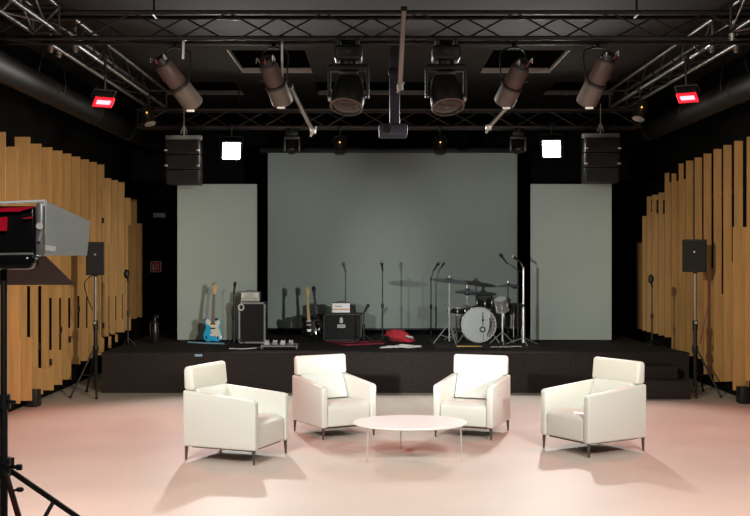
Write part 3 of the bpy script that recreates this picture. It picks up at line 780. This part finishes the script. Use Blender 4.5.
def head(label, tcab, h, px0, px1, py0, d, dep, front_m, name='amplifier_head'):
    X = ((px0+px1)/2-CXP)*d/F; w = m_(px1-px0, d); z = tcab.location.z+h; hh = zat(py0, d)-z
    t = thing(name, label, 'amplifier', (X, d, z), 0, 'amplifier heads')
    b = nb(); box(b, (0,.04+dep/2,hh/2+.008), (w,dep,hh-.016), .01); obj('case', b, BLACKP, t)
    b = nb(); box(b, (0,.034,hh/2+.004), (w*.98,.014,hh*.9), .003, 1); fp = obj('front_panel', b, front_m, t)
    b = nb()
    for sx in (-1,1):
        for y in (.08,dep): cyl(b, (sx*w*.4,y,0), (sx*w*.4,y,.012), .014, n=8)
    obj('foot', b, BLACKM, t)
    b = nb(); tube(b, [(-.07,.1,hh-.005),(-.05,.1,hh+.02),(.05,.1,hh+.02),(.07,.1,hh-.005)], .006, 6, 3); obj('handle', b, BLACKM, t)
    return t, fp, w, hh
t, fp, w, hh = head('silver amplifier head on the tall pale-edged cabinet', t1, h1, 240.5, 259.5, 292, d1, .22, SILVER)
b = nb()
for x0,x1_,z0,z1_ in ((-.45,-.37,.45,.9),(-.35,-.33,.45,.9),(-.30,-.2,.75,.9),(-.30,-.28,.45,.9),(.22,.26,.45,.9),(.29,.31,.5,.9),(.34,.40,.45,.9)):
    box(b, ((x0+x1_)/2*w,.025,(z0+z1_)/2*hh), ((x1_-x0)*w,.004,(z1_-z0)*hh))
obj('front_marks', b, WHITE, fp)
b = nb()
for i in range(7): cyl(b, (-.40*w+i*w*.13,.026,.24*hh), (-.40*w+i*w*.13,.008,.24*hh), .010, n=12)
obj('knob', b, CHROME, fp)
t, fp, w, hh = head('white-fronted amplifier head with orange print on the badge cabinet', t2, h2, 332, 350, 303, d2+.02, .24, WHITE)
b = nb()
for i in range(9): box(b, (-.40*w+i*w*.1,.025,.38*hh), (w*.075,.004,.13*hh))
obj('orange_print', b, ORANGE, fp)
b = nb(); box(b, (-.15*w,.025,.68*hh), (.42*w,.004,.08*hh)); obj('grey_print', b, CABGREY, fp)
box_side = at(353,308,d2+.08); 
t = thing('effects_box', 'small dark box right of the white amplifier head', 'amplifier', (box_side.x, d2+.16, STZ+h2))
b = nb(); box(b, (0,0,.07), (.085,.2,.14), .008); obj('case', b, BLACKP, t)
obj('front_panel', box(nb(), (0,-.102,.07), (.07,.006,.11)), GRILLE, t)
c = at(241,307.3,d1-.04)
t = thing('cable_coil', 'pale coil hanging on the upper left of the tall cabinet', 'cable', (c.x,d1-.03,c.z))
b = nb()
for k in range(3):
    tube(b, [((.035+.006*k)*math.cos(a*.5236),-.004*k,(.04+.005*k)*math.sin(a*.5236)) for a in range(13)], .007, 6, 3)
obj('loop', b, WHITEC, t)
b = nb(); tube(b, [(0,0,.04),(.0,.0,.07),(.0,.03,.10)], .006, 6); obj('tie', b, CREAM, t)

# pedalboard
b0 = on_stage(279,349.5)
t = thing('pedalboard', 'silver-framed pedalboard with pedals in front of the tall cabinet', 'pedalboard', b0)
w = m_(35,b0.y)
b = nb()
for y in (0,.10,.20): box(b, (0,y,.045+y*.12), (w,.035,.014), .003, 1)
for s in (-1,1): box(b, (s*w/2,.10,.04), (.014,.24,.07), .003, 1); 
obj('frame', b, CABGREY, t)
for i, (x, mm) in enumerate(((-.19,LIGHTGREY),(-.07,CABGREY),(.05,LIGHTGREY),(.17,GREYMET))):
    b = nb(); box(b, (x,.09,.09), (.075,.13,.05), .008); pd = obj('pedal', b, mm, t)
    b = nb()
    for s in (-1,1): cyl(b, (x+s*.02,.12,.112), (x+s*.02,.12,.132), .010, n=10)
    cyl(b, (x,.05,.112), (x,.05,.128), .011, n=10); obj('knob', b, CHROME, pd)
b0c = on_stage(237,349.5)
tag(obj('audio_cable', tube(nb(), [b0c+Vector((-.12,.05,.01)), b0c+Vector((.06,0,.01)), b0c+Vector((.2,.05,.012)), b0c+Vector((.33,.28,.012)), b0+Vector((-.27,.20,.06))], .008), WHITEC), 'white cable curling into the left end of the pedalboard', 'cable')
tag(obj('audio_cable', tube(nb(), [on_stage(330,343)+Vector((0,0,.01)), on_stage(345,345.5)+Vector((0,0,.01)), on_stage(362,345)+Vector((0,0,.01)), on_stage(384,344)+Vector((0,0,.01))], .014), REDC), 'dark red cable on the stage before the badge cabinet, front one', 'cable')
tag(obj('audio_cable', tube(nb(), [on_stage(326,341.8)+Vector((0,0,.01)), on_stage(342,342.9)+Vector((0,0,.01)), on_stage(360,342.8)+Vector((0,0,.01)), on_stage(380,341.5)+Vector((0,0,.01))], .012), REDC), 'dark red cable on the stage at the foot of the badge cabinet, rear one', 'cable')
# red bundle
b0 = on_stage(400,341.5)
t = thing('red_bag', 'crumpled red bag lying on the stage below the big screen', 'bag', b0)
b = nb()
t_ = bmesh.new(); bmesh.ops.create_icosphere(t_, subdivisions=4, radius=1)
from mathutils import noise as mnoise
for v in t_.verts:
    n = mnoise.noise(v.co*1.8+Vector((3,1,7)))*.28+mnoise.noise(v.co*5)*.12
    p = v.co*(1+n); zz = p.z*.11+.085
    v.co = Vector((p.x*.235, p.y*.16, max(0, zz-.06*p.x-.03*abs(p.x))))
merge(b, t_); obj('fabric', b, REDF, t, 60)
b = nb(); tube(b, [(.10,-.12,.10),(.14,-.15,.085),(.19,-.13,.08),(.2,-.1,.06)], .018, 8); obj('strap', b, LIGHTGREY, t)
# white cable pile
b0 = on_stage(400.5,348.2)
t = thing('white_cables', 'flat heap of white cable loops in front of the red bag', 'cable', b0)
for k in range(7):
    cx = -.22+.075*k; rx = .09+.02*(k%3)
    pts = [(cx+rx*math.cos(a*.6283)+.01*(k%2), .09*math.sin(a*.6283)+.02*(k%3), .012+.007*k%.03+.006*math.sin(a+k)) for a in range(11)]
    b = nb(); tube(b, pts, .0085, 6, 4); obj('loop', b, WHITEC, t)

# ------------------------------------------------------------------ drum kit
b0 = on_stage(484,345.5)
t = thing('drum_rug', 'thin dark rug under the drum kit', 'rug', (b0.x,17.45,STZ))
obj('pile', box(nb(), (0,0,.004), (1.6,1.9,.008), .003, 1), mat('rug_pile', (.022,.017,.016), .95, noise=.3, nscale=20), t)
RUG = STZ+.008
D0 = 17.45; R = m_(17.8,D0); bx = (478.8-CXP)*D0/F; bz = RUG+R+.006
t = thing('bass_drum', 'bass drum with white front head and dark emblem', 'drum', (bx,D0,RUG))
c = Vector((0,0,R+.006))
b = nb(); lathe(b, [(R*.97,.0),(R*.97,.40)], c, (0,1,0), 48); obj('shell', b, DSHELL, t)
b = nb(); lathe(b, [(R*.9,-.012),(R*.995,-.012),(R,.0),(R,.035),(R*.97,.04)], c, (0,1,0), 48, cap=False); obj('hoop', b, LIGHTGREY, t)
b = nb(); lathe(b, [(R,.36),(R,.40),(R*.96,.405)], c, (0,1,0), 48, cap=False); obj('hoop', b, DSHELL, t)
b = nb(); lathe(b, [(R*.93,-.004),(R*.93,.004)], c, (0,1,0), 48); hd = obj('drum_head', b, DHEAD, t)
def onhead(px, py): v = at(px,py,D0-.006); return Vector((v.x-bx, -.008, v.z-RUG))
b = nb(); q = onhead(482.6,329.5)
lathe(b, [(.028,-.001),(.05,-.001),(.05,.001),(.028,.001)], q, (0,1,0), 24, cap=False)
for y in (313.5,317,320.5,324): q2 = onhead(482.8,y); box(b, q2, (.022 if y in (317,) else .014,.002,.05))
q2 = onhead(483.0,320); box(b, q2, (.035,.002,.03)); q2 = onhead(483.6,337); box(b, q2, (.01,.002,.09))
obj('emblem', b, mat('emblem_green', (.03,.06,.045), .6, noise=.1), hd)
b = nb()
for k in range(14):
    a = math.radians(-58+k*7.2); rr = R*(.78); q = c+Vector((rr*math.cos(a),-.0075,rr*math.sin(a)))
    box(b, q, (.05+.06*math.sin(k*.22),.002,.045), rot=(0,-a,0))
obj('white_crescent', b, WHITE, hd)
b = nb()
for k in range(7):
    a = math.radians(-50+k*14+4); q = c+Vector((R*.88*math.cos(a),-.009,R*.88*math.sin(a))); box(b, q, (.022,.002,.034), rot=(0,-a+.4,0))
obj('black_marks', b, BLACKM, hd)
for k in range(8):
    a = k*math.pi/4+.39; q = c+Vector((R*1.0*math.cos(a),.06,R*1.0*math.sin(a)))
    if q.z < .05: continue
    b = nb(); box(b, q, (.022,.05,.022), .004); cyl(b, q+Vector((0,-.07,0)), q+Vector((0,.2,0)), .005, n=6); obj('lug', b, CHROME, t)
for s in (-1,1): obj('spur', cyl(nb(), c+Vector((s*R*.8,.1,-R*.5)), c+Vector((s*R*1.15,.02,-R-.0)), .009, n=8), CHROME, t)
def drum(label, px, pytop, pybot, d, r, shell, legs=None, tilt=(0,0), hw=CHROME):
    zt, zb = zat(pytop,d), zat(pybot,d); h = zt-zb
    X = (px-CXP)*d/F
    t = thing('drum', label, 'drum', (X,d,RUG if d < 18.39 else STZ), 0, 'toms and snare')
    o = t.location.z; ax = Vector((tilt[0],tilt[1],1)).normalized(); c = Vector((0,0,zb-o))
    b = nb(); lathe(b, [(r*.97,0),(r*.97,h)], c, ax, 32); obj('shell', b, shell, t)
    for z in (0,h): b = nb(); lathe(b, [(r*.97,z-.012),(r*1.03,z-.012),(r*1.03,z+.012),(r*.94,z+.012)], c, ax, 32, cap=False); obj('hoop', b, hw, t)
    b = nb(); lathe(b, [(r*.95,h+.002),(r*.95,h+.006)], c, ax, 32); obj('drum_head', b, DHEAD if hw is CHROME else DSHELL, t)
    u, v = frame(ax)
    for k in range(6):
        a = k*math.pi/3; q = c+ax*h*.5+(u*math.cos(a)+v*math.sin(a))*r*1.0
        b = nb(); box(b, q, (.02,.02,h*.3), .004); cyl(b, q-ax*h*.45, q+ax*h*.45, .005, n=6); obj('lug', b, CHROME, t)
    if legs == 'stand':
        b = nb(); cyl(b, (0,0,.05), c-ax*.01, .016, n=10); obj('stand_post', b, CHROME, t)
        for k in range(3):
            a = .5+k*2.094; obj('leg', cyl(nb(), (0,0,.20), (.22*math.cos(a),.22*math.sin(a),.012), .009, n=8), CHROME, t)
            obj('basket_arm', cyl(nb(), c-ax*.05, c+(u*math.cos(a)+v*math.sin(a))*r+ax*.02, .008, n=8), CHROME, t)
    elif legs == 'floor':
        for k in range(3):
            a = .5+k*2.094; obj('leg', cyl(nb(), (r*1.03*math.cos(a),r*1.03*math.sin(a),c.z+h*.6), (r*1.08*math.cos(a),r*1.08*math.sin(a),.006), .008, n=8), CHROME, t)
    elif legs == 'clamp':
        b = nb(); q = c-ax*.0+Vector((0,.0,0)); cyl(b, c+ax*h*.3+Vector((r*.98,0,0)), c+ax*h*.3+Vector((r*.98+.09,0,0)), .012, n=8)
        cyl(b, c+ax*h*.3+Vector((r*.98+.08,0,.03)), Vector((r*.98+.08,0,.0)), .013, n=8); obj('mount', b, CHROME, t)
    return t
drum('small chrome tom on a stand at the right of the bass drum', 502.5, 298, 310, 17.15, .10, CHROME, 'stand', (-.25,-.45))
drum('dark floor tom at the right of the drum kit, by the chrome boom stand', 512.5, 304, 327, 17.75, .17, DSHELL, 'floor', hw=TRUSSS)
drum('dark snare drum on a stand at the left of the bass drum', 456.5, 306, 313, 17.8, .15, DSHELL, 'stand', (.05,-.15))
drum('dark tom mounted over the bass drum', 484, 297, 306.5, 18.1, .14, DSHELL, None, (0,-.2), TRUSSS)
def cymbal(label, px, py, d, r, tilt, mpole, mcym, two=False, grp='cymbals on stands', clutch=False):
    X = (px-CXP)*d/F; base = RUG if abs(d-17.45) < .9 else STZ; z = zat(py,d)-base
    t = thing('cymbal_stand', label, 'cymbal', (X,d,base), 0, grp)
    obj('pole', cyl(nb(), (0,0,.06), (0,0,z+.05), .009, n=10), mpole, t)
    obj('lower_tube', cyl(nb(), (0,0,.05), (0,0,z*.55), .014, n=10), mpole, t)
    b = nb(); cyl(b, (0,0,z*.53), (0,0,z*.6), .022, n=10); cyl(b, (-.05,0,z*.56), (.05,0,z*.56), .007, n=6); obj('clutch', b, mpole, t)
    for k in range(3):
        a = .9+k*2.094; f = Vector((.25*math.cos(a),.25*math.sin(a),.012))
        obj('leg', cyl(nb(), (0,0,.33), f, .009, n=8), mpole, t); obj('brace', cyl(nb(), (0,0,.10), f*.55+Vector((0,0,.14)), .006, n=6), mpole, t)
    ax = Vector((tilt[0],tilt[1],1)).normalized()
    for k in range(2 if two else 1):
        b = nb(); s = -1 if k else 1
        lathe(b, [(r,0),(r*.6,.014*s),(r*.22,.024*s),(r*.18,.045*s),(r*.05,.052*s),(.003,.053*s)] if s > 0 else [(.003,-.053),(r*.05,-.052),(r*.18,-.045),(r*.22,-.024),(r*.6,-.014),(r,0)], (0,0,z-.02*k), ax, 40, cap=False); obj('cymbal', b, mcym, t)
    if clutch: b = nb(); cyl(b, (0,0,z+.04), (0,0,z+.12), .022, n=10); cyl(b, (0,0,z-.10), (0,0,z-.05), .024, n=10); obj('top_clutch', b, CLAMP, t)
    else: b = nb(); cyl(b, (0,0,z+.05), (0,0,z+.085), .016, n=10); obj('wing_nut', b, CHROME, t)
cymbal('bluish cymbal on a chrome stand at the left front of the drums', 449.3, 281, 17.2, m_(18.5,17.2), (.09,-.10), CHROME, CYM)
cymbal('pair of hi-hat cymbals left behind the bass drum', 467.2, 291.3, 18.1, .21, (.0,-.05), CHROME, CYM, True, clutch=True)
cymbal('dark cymbal on a stand at the right back of the drums', 508, 286, 18.2, .20, (-.05,-.06), BLACKM, CYM)
# sticks and paper at the front
b0 = on_stage(469,347.2)
t = thing('drum_sticks', 'pair of yellow drumsticks on the stage before the bass drum', 'drumsticks', b0)
for k in range(2):
    obj('stick', lathe(nb(), [(.004,-.19),(.010,-.188),(.010,.10),(.006,.165),(.009,.18),(.004,.19)], (.01*k,-.012+.028*k,.012), (1,.03-.09*k,0), 10), YEL, t)
b0 = on_stage(506,347.8)
t = thing('set_list', 'crumpled pale sheets on the stage before the chrome boom stand', 'paper', b0)
for k in range(3):
    b = nb(); x = -.15+.15*k
    g = [[b.verts.new((x+.075*(i-1)*1.1, (j-1)*.05, .012+.010*((i+j+k)%2)+.004*k)) for j in range(3)] for i in range(3)]
    for i in range(2):
        for j in range(2): b.faces.new((g[i][j],g[i+1][j],g[i+1][j+1],g[i][j+1]))
    o = obj('sheet', b, CREAM if k else WHITEC, t); sm = o.modifiers.new('s','SOLIDIFY'); sm.thickness = .006
# fire extinguisher by the back left
b0 = on_stage(155,343)
t = thing('fire_extinguisher', 'dark cylinder with a valve standing on the stage near the back left', 'fire extinguisher', b0)
b = nb(); lathe(b, [(.055,0),(.06,.012),(.06,.30),(.045,.345),(.02,.36)], n=24); obj('tank', b, mat('dark_enamel', (.012,.010,.010), .3, noise=.1), t)
b = nb(); cyl(b, (0,0,.355), (0,0,.40), .015, n=10); box(b, (.02,0,.41), (.09,.02,.014), .004); box(b, (.02,0,.435), (.08,.02,.01), .003); obj('valve', b, TRUSSS, t)
b = nb(); tube(b, [(-.015,0,.38),(-.075,0,.33),(-.075,0,.18),(-.07,0,.12)], .008, 6); obj('hose', b, BLACKP, t)
obj('label_band', lathe(nb(), [(.0605,.17),(.0615,.175),(.0615,.20),(.0605,.205)], n=24, cap=False), TRUSSS, t)

# ------------------------------------------------------------------ lights
def spot(name, loc, tgt, power, col, ang, blend, rad):
    l = bpy.data.lights.new(name, 'SPOT'); l.energy = power; l.color = col; l.spot_size = math.radians(ang); l.spot_blend = blend; l.shadow_soft_size = rad
    o = bpy.data.objects.new(name, l); COL.objects.link(o); o.location = loc
    o.rotation_euler = (Vector(tgt)-Vector(loc)).to_track_quat('-Z','Y').to_euler(); return o
def area(name, loc, tgt, power, col, sx, sy):
    l = bpy.data.lights.new(name, 'AREA'); l.shape = 'RECTANGLE'; l.size = sx; l.size_y = sy; l.energy = power; l.color = col
    o = bpy.data.objects.new(name, l); COL.objects.link(o); o.location = loc
    o.rotation_euler = (Vector(tgt)-Vector(loc)).to_track_quat('-Z','Y').to_euler(); return o
spot('key_left', (-1.9,5.72,2.10), (1.45,16.5,1.5), 1800, (1,1,.97), 28, .85, .06)
spot('key_right', (3.9,5.6,2.10), (-.9,16.5,1.5), 2100, (1,1,.97), 28, .85, .06)
for i, P in enumerate(FL):
    d = (Vector((.25,9.4,0))-P).normalized()
    spot('flood_light', P+d*.06, (.25 + (.4 if i else -.4),9.2,0), 560, (1,.985,.94), 95, .5, .10)
for i, P in enumerate(RD):
    tg = Vector((-1.9 if i == 0 else 2.4,10.9,0)); d = (tg-P).normalized()
    spot('red_light', P+d*.06, (-3.0 if i == 0 else 3.4,11.6,0), 215, (1,.10,.05), 105, .5, .08)
spot('chair_fill_left', (-2.6,4.8,4.6), (-1.6,9.6,0), 1450, (1,1,.95), 56, .8, .3)  # unseen spot added in front to brighten the left chairs
spot('chair_fill_right', (3.0,4.8,4.6), (2.0,9.6,0), 1450, (1,1,.95), 56, .8, .3)  # same added fill for the right chairs, no fixture behind it

area('floor_fill_left', (-2.6,8.2,4.6), (-2.6,9.3,0), 65, (1,.95,.88), .8, .8)  # added overhead fill for the floor, no fixture modelled
area('floor_fill_right', (3.0,8.2,4.6), (3.0,9.3,0), 65, (1,.95,.88), .8, .8)  # matching added fill over the right floor
spot('lamp_fill', (.6,-.5,4.5), (-1.7,5.3,2.1), 700, (1,.97,.92), 26, 1, .3)  # unseen narrow spot added to brighten the barn-door lamp
spot('wall_fill_left', (1.9,5.4,3.4), (-4.4,15.5,1.5), 2300, (1,.88,.68), 34, 1, .12)  # unseen spot added to lift the left boards
spot('wall_fill_right', (-1.4,5.4,3.4), (4.9,15.5,1.5), 1750, (1,.88,.68), 34, 1, .12)  # added spot without a fixture, lifting the right boards
spot('red_near_left', (-3.2,2.5,4.4), (-3.3,7.9,0), 750, (1,.22,.12), 38, 1, .15)
spot('red_near_right', (3.7,2.5,4.4), (3.7,8.2,0), 800, (1,.22,.12), 34, 1, .15)
w = bpy.data.worlds.new('world'); SC.world = w; w.use_nodes = True
w.node_tree.nodes['Background'].inputs[0].default_value = (.02,.02,.02,1)
SC.view_settings.view_transform = 'Standard'; SC.view_settings.look = 'None'
SC.view_settings.gamma = 1; SC.view_settings.use_curve_mapping = False
SC.view_settings.exposure = 0
